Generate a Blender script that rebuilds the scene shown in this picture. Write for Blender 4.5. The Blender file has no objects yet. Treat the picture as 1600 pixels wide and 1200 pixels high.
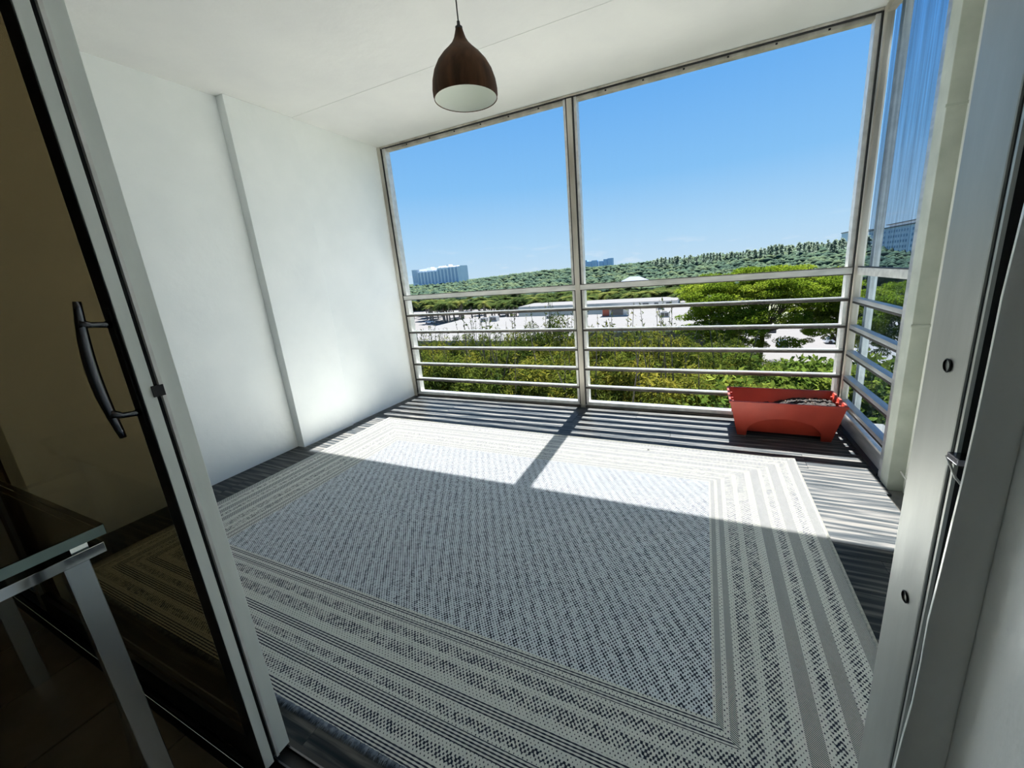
import bpy, bmesh, math, random
import numpy as np
from mathutils import Vector, Matrix
C = bpy.context.scene.collection
scene = bpy.context.scene
PI = math.pi
random.seed(7); rng = np.random.default_rng(11)

# ------------------------------------------------------------------ camera
cam_d = bpy.data.cameras.new('camera'); cam = bpy.data.objects.new('camera', cam_d); C.objects.link(cam)
cam_d.sensor_width = 36; cam_d.sensor_fit = 'HORIZONTAL'; cam_d.lens = 36*599.505/1600
cam_d.shift_x = -27.42/1600; cam_d.shift_y = -25.53/1600
cam_d.clip_start = 0.02; cam_d.clip_end = 6000
r_ = Vector((0.9120236, 0.40273016, -0.07759753)); u_ = Vector((-0.02622434, 0.2460734, 0.96889636)); f_ = Vector((-0.40929848, 0.8816214, -0.23498608))
M = Matrix((r_, u_, -f_)).transposed().to_4x4(); M.translation = (2.79943, -3.12415, 1.17443)
cam.matrix_world = M
scene.camera = cam
# ------------------------------------------------------------------ sky, sun, exposure
SUN_DIR = Vector((-0.012, 0.593, 1.0)).normalized()      # towards the sun
w = bpy.data.worlds.new('world'); scene.world = w; w.use_nodes = True
nt = w.node_tree; nt.nodes.clear()
tcs = nt.nodes.new('ShaderNodeTexCoord'); sxs = nt.nodes.new('ShaderNodeSeparateXYZ'); nt.links.new(tcs.outputs['Generated'], sxs.inputs[0])
sky = nt.nodes.new('ShaderNodeValToRGB'); e_ = sky.color_ramp.elements       # clear-sky gradient by elevation
e_[0].position = 0.0; e_[0].color = (.56,.75,.91,1); e_[1].position = 1.0; e_[1].color = (.07,.24,.70,1)
for p_, c_ in ((.07,(.45,.70,.93)),(.2,(.245,.55,.92)),(.42,(.12,.40,.88))):
    x_ = e_.new(p_); x_.color = (*c_, 1)
nt.links.new(sxs.outputs['Z'], sky.inputs[0])
# a few thin clouds low over the horizon
tc = nt.nodes.new('ShaderNodeTexCoord'); sx = nt.nodes.new('ShaderNodeSeparateXYZ')
nt.links.new(tc.outputs['Generated'], sx.inputs[0])
mp = nt.nodes.new('ShaderNodeMapping'); mp.inputs['Scale'].default_value = (9, 9, 42)
nt.links.new(tc.outputs['Generated'], mp.inputs[0])
nz = nt.nodes.new('ShaderNodeTexNoise'); nz.inputs['Scale'].default_value = 1.6; nz.inputs['Detail'].default_value = 6
nt.links.new(mp.outputs[0], nz.inputs['Vector'])
cr = nt.nodes.new('ShaderNodeValToRGB'); cr.color_ramp.elements[0].position = .56; cr.color_ramp.elements[1].position = .72
nt.links.new(nz.outputs['Fac'], cr.inputs[0])
zr = nt.nodes.new('ShaderNodeMapRange'); zr.inputs['From Min'].default_value = .085; zr.inputs['From Max'].default_value = .02
nt.links.new(sx.outputs['Z'], zr.inputs[0])
mu = nt.nodes.new('ShaderNodeMath'); mu.operation = 'MULTIPLY'; nt.links.new(cr.outputs[0], mu.inputs[0]); nt.links.new(zr.outputs[0], mu.inputs[1])
mu2 = nt.nodes.new('ShaderNodeMath'); mu2.operation = 'MULTIPLY'; mu2.inputs[1].default_value = .5; nt.links.new(mu.outputs[0], mu2.inputs[0])
mx = nt.nodes.new('ShaderNodeMix'); mx.data_type = 'RGBA'; mx.inputs['B'].default_value = (.80, .88, .97, 1)
nt.links.new(sky.outputs[0], mx.inputs['A']); nt.links.new(mu2.outputs[0], mx.inputs['Factor'])
bg = nt.nodes.new('ShaderNodeBackground'); bg.inputs['Strength'].default_value = 1.0
wo = nt.nodes.new('ShaderNodeOutputWorld')
nt.links.new(mx.outputs['Result'], bg.inputs[0]); nt.links.new(bg.outputs[0], wo.inputs[0])
sd = bpy.data.lights.new('sun', 'SUN'); so = bpy.data.objects.new('sun', sd); C.objects.link(so)
sd.energy = 37; sd.angle = math.radians(.55); sd.color = (1.0, .965, .91)
so.rotation_euler = SUN_DIR.to_track_quat('Z', 'Y').to_euler()
so.location = (0, 8, 12)
vs = scene.view_settings; vs.view_transform = 'Standard'; vs.look = 'None'; vs.gamma = 1; vs.use_curve_mapping = False
vs.exposure = 0.0
scene.cycles.max_bounces = 10; scene.cycles.diffuse_bounces = 6; scene.cycles.transparent_max_bounces = 16
scene.cycles.sample_clamp_direct = 0.84      # soft highlight limit, as the photograph's exposure holds its highlights

# ------------------------------------------------------------------ materials
def mat(name, col, rough=.6, metal=0, spec=.5, **k):
    m = bpy.data.materials.new(name); m.use_nodes = True
    b = m.node_tree.nodes['Principled BSDF']
    b.inputs['Base Color'].default_value = (*col, 1); b.inputs['Roughness'].default_value = rough
    b.inputs['Metallic'].default_value = metal; b.inputs['Specular IOR Level'].default_value = spec
    return m
def nd(m, t, **k):
    n = m.node_tree.nodes.new('ShaderNode'+t)
    for a, v in k.items(): setattr(n, a, v)
    return n
def lk(m, a, b): m.node_tree.links.new(a, b)
def noisy(name, c1, c2, scale=8, rough=.6, metal=0, bump=0, stretch=(1,1,1), lo=.35, hi=.65, detail=5, spec=.5, bscale=None, obj=True, bdist=.01):
    m = mat(name, c1, rough, metal, spec); b = m.node_tree.nodes['Principled BSDF']
    t = nd(m, 'TexCoord'); mp = nd(m, 'Mapping'); mp.inputs['Scale'].default_value = stretch
    lk(m, t.outputs['Object' if obj else 'Generated'], mp.inputs[0])
    n = nd(m, 'TexNoise'); n.inputs['Scale'].default_value = scale; n.inputs['Detail'].default_value = detail
    lk(m, mp.outputs[0], n.inputs['Vector'])
    r = nd(m, 'ValToRGB'); r.color_ramp.elements[0].position = lo; r.color_ramp.elements[1].position = hi
    r.color_ramp.elements[0].color = (*c1, 1); r.color_ramp.elements[1].color = (*c2, 1)
    lk(m, n.outputs['Fac'], r.inputs[0]); lk(m, r.outputs[0], b.inputs['Base Color'])
    if bump:
        n2 = n
        if bscale:
            n2 = nd(m, 'TexNoise'); n2.inputs['Scale'].default_value = bscale; n2.inputs['Detail'].default_value = 4; lk(m, mp.outputs[0], n2.inputs['Vector'])
        bp = nd(m, 'Bump'); bp.inputs['Strength'].default_value = bump; bp.inputs['Distance'].default_value = bdist
        lk(m, n2.outputs['Fac'], bp.inputs['Height']); lk(m, bp.outputs[0], b.inputs['Normal'])
    return m
M_wall = noisy('wall_paint', (.82,.855,.86), (.87,.90,.90), 3, .75, bump=.25, bscale=14, bdist=.01)
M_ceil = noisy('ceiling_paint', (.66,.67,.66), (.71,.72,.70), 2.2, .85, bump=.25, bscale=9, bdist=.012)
M_wallr = noisy('old_paint', (.74,.77,.73), (.82,.84,.80), 7, .5, bump=.35, bscale=20, bdist=.006)
M_wallr_shade = noisy('shaded_old_paint', (.40,.43,.37), (.50,.53,.46), 7, .6, bump=.35, bscale=20, bdist=.006)  # darker copy of the wall paint, puts the return's shade into its colour
M_lip = noisy('dark_lip', (.03,.027,.022), (.10,.09,.075), 20, .6, stretch=(.3,1,1))  # dark brown-grey tone for rail fronts, rail edges and sill foot
M_inner = noisy('interior_paint', (.82,.85,.84), (.88,.90,.88), 5, .3, bump=.5, bscale=24, bdist=.006)
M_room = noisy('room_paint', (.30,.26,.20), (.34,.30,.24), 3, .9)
M_alu = noisy('weathered_aluminium', (.36,.38,.36), (.52,.54,.51), 14, .42, .35, bump=.15, stretch=(1,1,.25), lo=.3, hi=.7)
M_stile = noisy('stile_aluminium', (.70,.74,.71), (.84,.87,.84), 14, .5, .0, bump=.15, stretch=(1,1,.25), lo=.3, hi=.7)  # paler copy of the aluminium, makes up for weak light on the stile
M_alu_b = noisy('bright_aluminium', (.62,.62,.60), (.78,.78,.76), 22, .35, .2, bump=.1)
M_alu_d = noisy('stained_aluminium', (.34,.31,.26), (.62,.59,.52), 10, .4, .4, bump=.2, stretch=(1,1,.18), lo=.3, hi=.62)
M_seal = mat('black_gasket', (.012,.012,.013), .5)
M_black = mat('black_void', (.008,.008,.009), .7)
M_chrome = mat('chrome', (.82,.84,.86), .05, 1)
M_steel = mat('dark_chrome', (.16,.16,.18), .16, 1)
M_legc = mat('brushed_chrome', (.85,.90,.95), .24, 1)
M_slab = noisy('slab_concrete', (.10,.10,.09), (.20,.19,.17), 9, .9, bump=.4)
M_ext = noisy('outside_stucco', (.55,.54,.50), (.65,.64,.60), 3, .9)

def glass_mat(name, tint, refl=.08, rough=.02):
    m = bpy.data.materials.new(name); m.use_nodes = True; m.node_tree.nodes.clear()
    o = nd(m, 'OutputMaterial'); tr = nd(m, 'BsdfTransparent'); tr.inputs[0].default_value = (*tint, 1)
    gl = nd(m, 'BsdfGlossy'); gl.inputs['Roughness'].default_value = rough; gl.inputs[0].default_value = (1,1,1,1)
    fr = nd(m, 'Fresnel'); fr.inputs[0].default_value = 1.45
    mu = nd(m, 'Math', operation='MULTIPLY'); mu.inputs[1].default_value = refl; lk(m, fr.outputs[0], mu.inputs[0])
    mi = nd(m, 'MixShader'); lk(m, mu.outputs[0], mi.inputs[0]); lk(m, tr.outputs[0], mi.inputs[1]); lk(m, gl.outputs[0], mi.inputs[2]); lk(m, mi.outputs[0], o.inputs[0])
    return m
M_tint = glass_mat('dark_tinted_glass', (.43,.37,.265), .12)
M_clear = glass_mat('clear_glass', (.90,.96,.95), 1.0)

def screen_mat(name, fac0, fac1, col, tcol, sc=(14,14,.8)):
    m = bpy.data.materials.new(name); m.use_nodes = True; m.node_tree.nodes.clear()
    o = nd(m, 'OutputMaterial'); tr = nd(m, 'BsdfTransparent'); tr.inputs[0].default_value = (*tcol, 1)
    di = nd(m, 'BsdfDiffuse'); di.inputs[0].default_value = (*col, 1)
    t = nd(m, 'TexCoord'); mp = nd(m, 'Mapping'); mp.inputs['Scale'].default_value = sc; lk(m, t.outputs['Object'], mp.inputs[0])
    n = nd(m, 'TexNoise'); n.inputs['Scale'].default_value = 1.4; n.inputs['Detail'].default_value = 7; n.inputs['Roughness'].default_value = .65; lk(m, mp.outputs[0], n.inputs['Vector'])
    r = nd(m, 'MapRange'); r.inputs['From Min'].default_value = .35; r.inputs['From Max'].default_value = .7; r.inputs['To Min'].default_value = fac0; r.inputs['To Max'].default_value = fac1
    lk(m, n.outputs['Fac'], r.inputs[0])
    mi = nd(m, 'MixShader'); lk(m, r.outputs[0], mi.inputs[0]); lk(m, tr.outputs[0], mi.inputs[1]); lk(m, di.outputs[0], mi.inputs[2]); lk(m, mi.outputs[0], o.inputs[0])
    return m
M_screen_f = screen_mat('fine_front_screen', .0, .004, (.3,.31,.32), (.985,.99,.995))
M_screen_s = screen_mat('dirty_side_screen', .03, .30, (.07,.09,.11), (.78,.84,.90), (26,26,1.1))

# ------------------------------------------------------------------ mesh helpers
def link(name, me, m, parent=None, smooth=False, loc=None, **props):
    if me.materials is not None and m is not None and len(me.materials) == 0: me.materials.append(m)
    o = bpy.data.objects.new(name, me); C.objects.link(o)
    if parent: o.parent = parent
    if smooth:
        me.polygons.foreach_set('use_smooth', [True]*len(me.polygons))
    if loc: o.location = loc
    for k, v in props.items(): o[k] = v
    return o
def bm_obj(name, bm, m, parent=None, smooth=False, loc=None, **p):
    me = bpy.data.meshes.new(name); bm.normal_update(); bm.to_mesh(me); bm.free()
    return link(name, me, m, parent, smooth, loc, **p)
def add_box(bm, x0, x1, y0, y1, z0, z1, bev=0):
    vs_ = [bm.verts.new((x, y, z)) for x in (x0, x1) for y in (y0, y1) for z in (z0, z1)]
    fs = [bm.faces.new([vs_[i] for i in f]) for f in ((0,1,3,2),(4,6,7,5),(0,4,5,1),(2,3,7,6),(0,2,6,4),(1,5,7,3))]
    if bev:
        es = {e for f in fs for e in f.edges}
        bmesh.ops.bevel(bm, geom=list(es), offset=bev, segments=2, affect='EDGES', profile=.6)
def box(name, x0, x1, y0, y1, z0, z1, m, parent=None, bev=0, **p):
    """box whose origin sits at its own centre"""
    cx, cy, cz = (x0+x1)/2, (y0+y1)/2, (z0+z1)/2
    bm = bmesh.new(); add_box(bm, x0-cx, x1-cx, y0-cy, y1-cy, z0-cz, z1-cz, bev)
    base = parent.location if parent else Vector((0,0,0))
    o = bm_obj(name, bm, m, parent, **p); o.location = Vector((cx, cy, cz)) - base
    return o
def raw(name, verts, faces, m, parent=None, smooth=False, **p):
    me = bpy.data.meshes.new(name); me.from_pydata([tuple(v) for v in verts], [], [tuple(f) for f in faces]); me.update()
    return link(name, me, m, parent, smooth, **p)
def tris_mesh(name, V, F):
    """V (n,3) float, F (k,3) or (k,4) int arrays"""
    me = bpy.data.meshes.new(name); V = np.asarray(V, np.float32); F = np.asarray(F, np.int32); k = F.shape[1]
    me.vertices.add(len(V)); me.vertices.foreach_set('co', V.ravel())
    me.loops.add(F.size); me.loops.foreach_set('vertex_index', F.ravel())
    me.polygons.add(len(F)); me.polygons.foreach_set('loop_start', np.arange(0, F.size, k, dtype=np.int32)); me.polygons.foreach_set('loop_total', np.full(len(F), k, np.int32))
    me.update(calc_edges=True); me.validate()
    return me
def tube_pts(pts, rad, seg=8, cap=True):
    pts = [Vector(p) for p in pts]; n = len(pts); V = []; F = []
    chord = (pts[-1]-pts[0]).normalized(); up = Vector((0,1,0)) if abs(chord.z) > .8 else Vector((0,0,1))
    rs = rad if isinstance(rad, (list, tuple)) else [rad]*n
    for i, p in enumerate(pts):
        t = (pts[min(i+1, n-1)] - pts[max(i-1, 0)]).normalized()
        a = t.cross(up)
        a.normalize(); b = a.cross(t)
        for k in range(seg):
            an = 2*PI*k/seg; V.append(p + (a*math.cos(an)+b*math.sin(an))*rs[i])
    for i in range(n-1):
        for k in range(seg):
            k2 = (k+1) % seg; F.append((i*seg+k, i*seg+k2, (i+1)*seg+k2, (i+1)*seg+k))
    if cap: F.append(tuple(range(seg))[::-1]); F.append(tuple((n-1)*seg+k for k in range(seg)))
    return V, F
def tube(name, pts, rad, m, parent=None, seg=8, **p):
    V, F = tube_pts(pts, rad, seg); return raw(name, V, F, m, parent, True, **p)
def lathe(name, prof, m, parent=None, seg=48, **p):
    V = []; F = []
    for r, z in prof:
        for k in range(seg): V.append((r*math.cos(2*PI*k/seg), r*math.sin(2*PI*k/seg), z))
    for i in range(len(prof)-1):
        for k in range(seg):
            k2 = (k+1) % seg; F.append((i*seg+k, i*seg+k2, (i+1)*seg+k2, (i+1)*seg+k))
    return raw(name, V, F, m, parent, True, **p)
def empty(name, loc, **props):
    o = bpy.data.objects.new(name, None); C.objects.link(o); o.location = loc; o.empty_display_size = .2
    for k, v in props.items(): o[k] = v
    return o
def thing(name, loc, label, cat, group=None):
    o = empty(name, loc, label=label, category=cat)
    if group: o['group'] = group
    return o
def tag(o, label, cat, group=None, kind=None):
    o['label'] = label; o['category'] = cat
    if group: o['group'] = group
    if kind: o['kind'] = kind
    return o
def copy_tree(o, parent=None, loc=None, rot=None, scale=None):
    c = o.copy(); C.objects.link(c)
    if parent: c.parent = parent
    for ch in list(o.children): copy_tree(ch, c)
    if loc is not None: c.location = loc
    if rot is not None: c.rotation_euler = (0, 0, rot)
    if scale is not None: c.scale = scale if hasattr(scale, '__len__') else (scale,)*3
    return c

H = 2.44; W = 3.68; MX = 1.853
# ================================================================== STRUCTURE
def struct(o, label=None):
    o['kind'] = 'structure'
    if label: o['label'] = label
    return o
# ---- balcony floor slab with vinyl planks
floor = struct(empty('floor', (0,0,0)), 'dark grey wood-look plank floor of the screened balcony')
box('slab', -.35, 3.95, -2.72, .09, -.22, -.012, M_slab, floor)
def plank_mat():
    m = mat('dark_plank', (.05,.055,.06), .42, 0, .12); b = m.node_tree.nodes['Principled BSDF']
    t = nd(m, 'TexCoord'); oi = nd(m, 'ObjectInfo')
    ad = nd(m, 'VectorMath', operation='ADD'); lk(m, t.outputs['Object'], ad.inputs[0])
    sc = nd(m, 'VectorMath', operation='SCALE'); sc.inputs[3].default_value = 13.0
    cb = nd(m, 'CombineXYZ'); lk(m, oi.outputs['Random'], cb.inputs[0]); lk(m, oi.outputs['Random'], cb.inputs[1]); lk(m, cb.outputs[0], sc.inputs[0]); lk(m, sc.outputs[0], ad.inputs[1])
    mp = nd(m, 'Mapping'); mp.inputs['Scale'].default_value = (1.6, 34, 1); lk(m, ad.outputs[0], mp.inputs[0])
    n = nd(m, 'TexNoise'); n.inputs['Scale'].default_value = 2.0; n.inputs['Detail'].default_value = 8; n.inputs['Distortion'].default_value = .5; lk(m, mp.outputs[0], n.inputs['Vector'])
    mp2 = nd(m, 'Mapping'); mp2.inputs['Scale'].default_value = (.8, 6, 1); lk(m, ad.outputs[0], mp2.inputs[0])
    n2 = nd(m, 'TexWave'); n2.inputs['Scale'].default_value = 1.3; n2.inputs['Distortion'].default_value = 6; n2.inputs['Detail'].default_value = 3; n2.bands_direction = 'Y'; lk(m, mp2.outputs[0], n2.inputs['Vector'])
    mi = nd(m, 'Math', operation='MULTIPLY_ADD'); mi.inputs[1].default_value = .22; lk(m, n2.outputs['Fac'], mi.inputs[0]); lk(m, n.outputs['Fac'], mi.inputs[2])
    r = nd(m, 'ValToRGB'); e = r.color_ramp.elements; e[0].position = .42; e[0].color = (.010,.015,.019,1); e[1].position = .82; e[1].color = (.125,.122,.115,1)
    x = r.color_ramp.elements.new(.6); x.color = (.030,.034,.037,1)
    lk(m, mi.outputs[0], r.inputs[0]); lk(m, r.outputs[0], b.inputs['Base Color'])
    rr = nd(m, 'MapRange'); rr.inputs['To Min'].default_value = .25; rr.inputs['To Max'].default_value = .45; lk(m, n.outputs['Fac'], rr.inputs[0]); lk(m, rr.outputs[0], b.inputs['Roughness'])
    bp = nd(m, 'Bump'); bp.inputs['Strength'].default_value = .25; bp.inputs['Distance'].default_value = .002; lk(m, n.outputs['Fac'], bp.inputs['Height']); lk(m, bp.outputs[0], b.inputs['Normal'])
    return m
M_plank = plank_mat()
_pl = {}
def plank(x0, x1, y0, y1):
    L, Wd = round(x1-x0, 3), round(y1-y0, 3)
    if (L, Wd) not in _pl:
        bm = bmesh.new(); add_box(bm, -L/2+.0006, L/2-.0006, -Wd/2+.0008, Wd/2-.0008, -.012, 0, .0012)
        me = bpy.data.meshes.new('plank'); bm.to_mesh(me); bm.free(); me.materials.append(M_plank); _pl[(L, Wd)] = me
    o = bpy.data.objects.new('plank', _pl[(L, Wd)]); C.objects.link(o); o.parent = floor; o.location = ((x0+x1)/2, (y0+y1)/2, 0)
PW = .18; y = -.02; row = 0
while y > -2.70:
    y1 = max(y-PW, -2.715); off = (row*.47) % 1.22
    x = -.11 - off
    while x < 3.66:
        a = max(x, -.11); bx = min(x+1.22, 3.66)
        if bx-a > .03: plank(a, bx, y1, y)
        x += 1.22
    y = y1; row += 1
# ---- ceiling
ce = struct(empty('ceiling', (0,0,0)), 'off-white painted balcony ceiling')
box('ceiling_slab', -.35, 4.0, -2.80, .005, H, H+.22, M_ceil, ce)
box('ceiling_step', -.03, 3.74, -.87, -.03, H-.0016, H+.0, M_ceil, ce, bev=.0014)
# ---- left wall: near part, pilaster, far part
wl = struct(empty('wall_left', (0,0,0)), 'white painted wall with a shallow pilaster')
box('wall_face', -.36, -.095, -2.80, -1.337, -.012, H, M_wall, wl)
box('pilaster', -.36, -.022, -1.337, -.860, -.012, H, M_wall, wl, bev=.004)
box('wall_face', -.36, -.035, -.860, -.005, -.012, H, M_wall, wl)
# ---- right wall beyond the side screen
wr = struct(empty('wall_right', (0,0,0)), 'weathered cream wall beside the side screen')
box('wall_return', 3.66, 3.98, -.855, -.772, -.012, H, M_wallr_shade, wr, bev=.003)
box('wall_face', 3.722, 3.98, -2.80, -.855, -.012, H, M_wallr, wr)
bm = bmesh.new()
for z_ in (1.69, .81): add_box(bm, 3.655, 3.725, -.860, -.853, z_, z_+.012, .002)
bm_obj('paint_ridge', bm, M_wallr_shade, wr, kind='stuff')
tube('loose_wire', [(3.70,-.862,.10),(3.715,-.90,.07),(3.722,-.93,.03),(3.705,-.97,.01)], .0035, M_alu_b, wr)
# ---- facade wall round the door (room side), header and door
wb = struct(empty('wall_back', (0,0,0)), 'wall that holds the sliding door')
box('header', -.36, 3.98, -2.84, -2.72, 2.12, H, M_inner, wb)
box('wall_face', -.36, .06, -2.84, -2.72, -.012, 2.12, M_inner, wb)
box('wall_face', 3.06, 3.98, -2.80, -2.715, -.012, 2.12, M_wallr, wb)
# interior right wall: narrow plaster casing, then glossy wall running back into the room
wi = struct(empty('wall_interior', (0,0,0)), 'glossy grey painted interior wall beside the door opening')
bm = bmesh.new()
# wavy-edged plaster casing
n = 60; vs0 = []
for i in range(n+1):
    z_ = 2.44*i/n; dx = .0006*math.sin(z_*9)+.0005*math.sin(z_*31+1)+random.uniform(-.0003,.0003) + .0075*max(-.6, min(1.2, (z_-.70)/.46)) + .0012
    if .86 < z_ < .90: dx -= .0012
    prof = [(2.985+dx, -2.788), (2.9585+dx, -2.789), (2.9575+dx, -2.793), (2.980, -2.800), (3.05, -2.800), (3.05, -2.786)]
    vs0.append([bm.verts.new((px, py, z_)) for px, py in prof])
for i in range(n):
    for k in range(5):
        f = bm.faces.new((vs0[i][k], vs0[i][k+1], vs0[i+1][k+1], vs0[i+1][k])); f.smooth = k >= 2
bm_obj('plaster_casing', bm, M_inner, wi)
bm = bmesh.new(); prev = None
prof = [(2.984,-2.799),(2.986,-2.812),(2.978,-2.835),(2.967,-2.87),(2.962,-2.92),(2.960,-3.2),(2.960,-5.8),(3.2,-5.8)]
rows_ = []
for i in range(25):
    z_ = 2.44*i/24; rows_.append([bm.verts.new((px+.0015*math.sin(z_*5+py*7), py, z_)) for px, py in prof])
for i in range(24):
    for k in range(len(prof)-1):
        f = bm.faces.new((rows_[i][k], rows_[i][k+1], rows_[i+1][k+1], rows_[i+1][k])); f.smooth = True
bm_obj('wall_face', bm, M_inner, wi)
# room shell
fi = struct(empty('floor', (0,0,0)), 'dark brown tiled floor of the room inside')
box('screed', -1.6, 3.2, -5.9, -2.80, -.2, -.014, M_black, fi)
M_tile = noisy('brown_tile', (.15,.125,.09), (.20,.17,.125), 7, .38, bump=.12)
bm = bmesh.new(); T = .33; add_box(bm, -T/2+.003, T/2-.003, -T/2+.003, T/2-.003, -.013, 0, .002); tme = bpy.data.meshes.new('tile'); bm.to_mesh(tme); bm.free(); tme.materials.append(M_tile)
for i in range(-4, 10):
    for j in range(0, 9):
        o = bpy.data.objects.new('tile', tme); C.objects.link(o); o.parent = fi
        o.location = (.02+i*T, -2.98-j*T, 0); o.rotation_euler = (0,0,0)
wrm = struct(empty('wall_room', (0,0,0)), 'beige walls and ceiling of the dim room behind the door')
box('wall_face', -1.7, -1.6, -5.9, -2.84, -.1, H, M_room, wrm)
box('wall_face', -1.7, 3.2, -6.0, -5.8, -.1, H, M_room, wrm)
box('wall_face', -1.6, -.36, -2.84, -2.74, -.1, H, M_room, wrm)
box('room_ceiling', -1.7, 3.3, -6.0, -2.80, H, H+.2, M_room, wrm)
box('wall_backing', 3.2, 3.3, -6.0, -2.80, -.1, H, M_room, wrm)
# building face below and around the balcony
ex = struct(empty('wall_outside', (0,0,0)), 'stucco face of the apartment block below the balcony')
box('block_face', -6, 8, -4.5, -2.9, -17, -.25, M_ext, ex)
box('party_wall', -.62, -.37, -2.84, .02, -3, H+.22, M_ext, ex)

# ---- sliding door
door = struct(empty('door_1', (1.83,-2.76,0)), 'aluminium sliding door with dark tinted glass and chrome pull')
def dbox(name, *a, **k): return box(name, *a[:6], a[6], door, **k)
dbox('stile', 1.787, 1.830, -2.757, -2.728, .025, 2.12, M_stile, bev=.0015)
dbox('stile_lip', 1.80, 1.8325, -2.7625, -2.7565, .025, 2.12, M_alu_b)
dbox('groove', 1.79, 1.824, -2.770, -2.7625, .03, 2.11, M_black)
dbox('inner_stile', 1.786, 1.830, -2.790, -2.770, .02, 2.12, M_stile, bev=.001)
dbox('shade_facing', 1.785, 1.829, -2.7915, -2.7895, .02, 2.12, M_seal)  # black sheet painting the shade on the stile's room side
dbox('stile', .40, .45, -2.79, -2.765, .02, 2.12, M_alu)
dbox('stile', .47, .52, -2.757, -2.728, .025, 2.12, M_alu)
dbox('bottom_rail', .45, 1.787, -2.79, -2.762, .02, .10, M_seal, bev=.002)
dbox('top_rail', .06, 1.83, -2.79, -2.728, 2.06, 2.12, M_alu)
dbox('glass_pane', .45, 1.787, -2.779, -2.774, .10, 2.06, M_tint)
dbox('glass_pane', .06, .47, -2.745, -2.740, .04, 2.06, M_tint)
# sill tracks
dbox('track', .06, 2.972, -2.80, -2.715, -.012, .006, M_seal)
dbox('track_rail', .06, 2.972, -2.792, -2.786, .006, .024, M_seal)
dbox('track_rail', .06, 2.972, -2.768, -2.764, .006, .022, M_steel)
dbox('track_rail', .06, 2.972, -2.735, -2.731, .006, .018, M_steel)
dbox('frame_head', .06, 3.02, -2.80, -2.715, 2.10, 2.13, M_alu)
# right jamb
dbox('jamb', 2.972, 3.010, -2.757, -2.702, -.01, 2.12, M_alu_b if False else M_alu, bev=.0015)
dbox('jamb_lip', 2.9722, 2.9745, -2.7640, -2.7615, -.01, 2.12, M_alu)
dbox('jamb_pocket', 2.990, 3.03, -2.800, -2.756, -.01, 2.12, M_black)
dbox('pocket_facing', 2.9735, 3.01, -2.7590, -2.7568, -.01, 2.12, M_black)  # black sheet over the jamb face, darkens the recess by colour
for z_ in (1.082, .868, .40, 1.75):
    o = lathe('screw_hole', [(0.0001,.0), (.0048,.0), (.0055,.0012), (.0045,.0018)], M_black, door, 16); o.location = Vector((2.9722, -2.735, z_)) - door.location; o.rotation_euler = (0, -PI/2, 0)
# latch keeper on the jamb and latch on the stile
bm = bmesh.new(); add_box(bm, -.002, .022, -.010, .004, -.0025, .0025, .001); o = bm_obj('latch_keeper', bm, M_steel, door); o.location = Vector((2.968,-2.770,1.022)) - door.location
tube('latch_hook', [Vector(p)-door.location for p in ((2.967,-2.764,1.020),(2.969,-2.775,1.008),(2.975,-2.786,.998))], .0009, M_alu_b, door, 6)
dbox('latch', 1.82, 1.8335, -2.775, -2.757, 1.000, 1.022, M_black)
# pull handle
hd = empty('handle', (0,0,0)); hd.parent = door
base = door.location
def hpt(x, y_, z_): return Vector((x, y_, z_)) - base
grip = []
for i in range(17):
    t = i/16; z_ = 1.190 - .255*t; bow = math.sin(PI*t)
    grip.append(hpt(1.806 - .004*t, -2.832+.002-.010*bow+.005, z_))
rad = [.0052+.0042*math.sin(PI*(i+.5)/17) for i in range(17)]
tube('grip', grip, rad, M_steel, hd, 12)
for z0, z1 in ((1.152, 1.146), (.985, .975)):
    tube('standoff', [hpt(1.806,-2.833,z0), hpt(1.807,-2.818,z1+.002), hpt(1.808,-2.803,z1), hpt(1.808,-2.7905,z1)], [.009,.0055,.0055,.009], M_steel, hd, 10)
bm = bmesh.new(); add_box(bm, -.009,.009,-.0015,.0015,-.115,.115,.001); o = bm_obj('back_plate', bm, M_seal, hd); o.location = hpt(1.808,-2.7925,1.06)

# ---- front screen
win = struct(empty('window_1', (MX,0,0)), 'aluminium framed front screen with six guard rails in two bays')
RZ = [(.852,.876),(.678,.702),(.510,.534),(.339,.363),(.174,.199)]
def wbx(name, *a, **k): return box(name, *a[:6], a[6], win, **k)
wbx('post', -.033, .006, -.030, .028, 0, H-.006, M_alu_d, bev=.002)
wbx('post', 1.833, 1.874, -.034, .028, 0, H-.03, M_alu_d, bev=.003)
wbx('corner_post', 3.655, 3.702, -.045, .03, 0, H-.004, M_alu_d, bev=.012)
for a, b, in ((.010,.046), (1.884,1.904), (1.80,1.822), (3.626,3.648)): wbx('channel', a, b, -.010, .05, .03, H-.022, M_alu_b)
wbx('gasket', .006, .010, -.026, -.010, .03, H-.022, M_seal)
wbx('gasket', 1.874, 1.884, -.024, -.014, .03, H-.022, M_seal)
wbx('gasket', 1.823, 1.833, -.024, -.014, .03, H-.022, M_seal)
wbx('gasket', 3.648, 3.656, -.030, -.012, .03, H-.022, M_seal)
wbx('head_rail', -.033, 3.70, -.022, .03, H-.016, H-.003, M_alu_d, bev=.002)
wbx('head_gasket', .02, 3.65, -.018, .03, H-.021, H-.016, M_seal)
wbx('head_channel', .02, 3.65, .0, .05, H-.040, H-.021, M_alu_d)
wbx('sill', -.033, 3.70, -.012, .05, .018, .048, M_alu_b, bev=.002)
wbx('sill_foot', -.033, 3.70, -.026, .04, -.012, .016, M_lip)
M_railf = noisy('rail_aluminium', (.52,.52,.50), (.70,.70,.67), 26, .4, .2, bump=.2, stretch=(.2,1,1))
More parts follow.
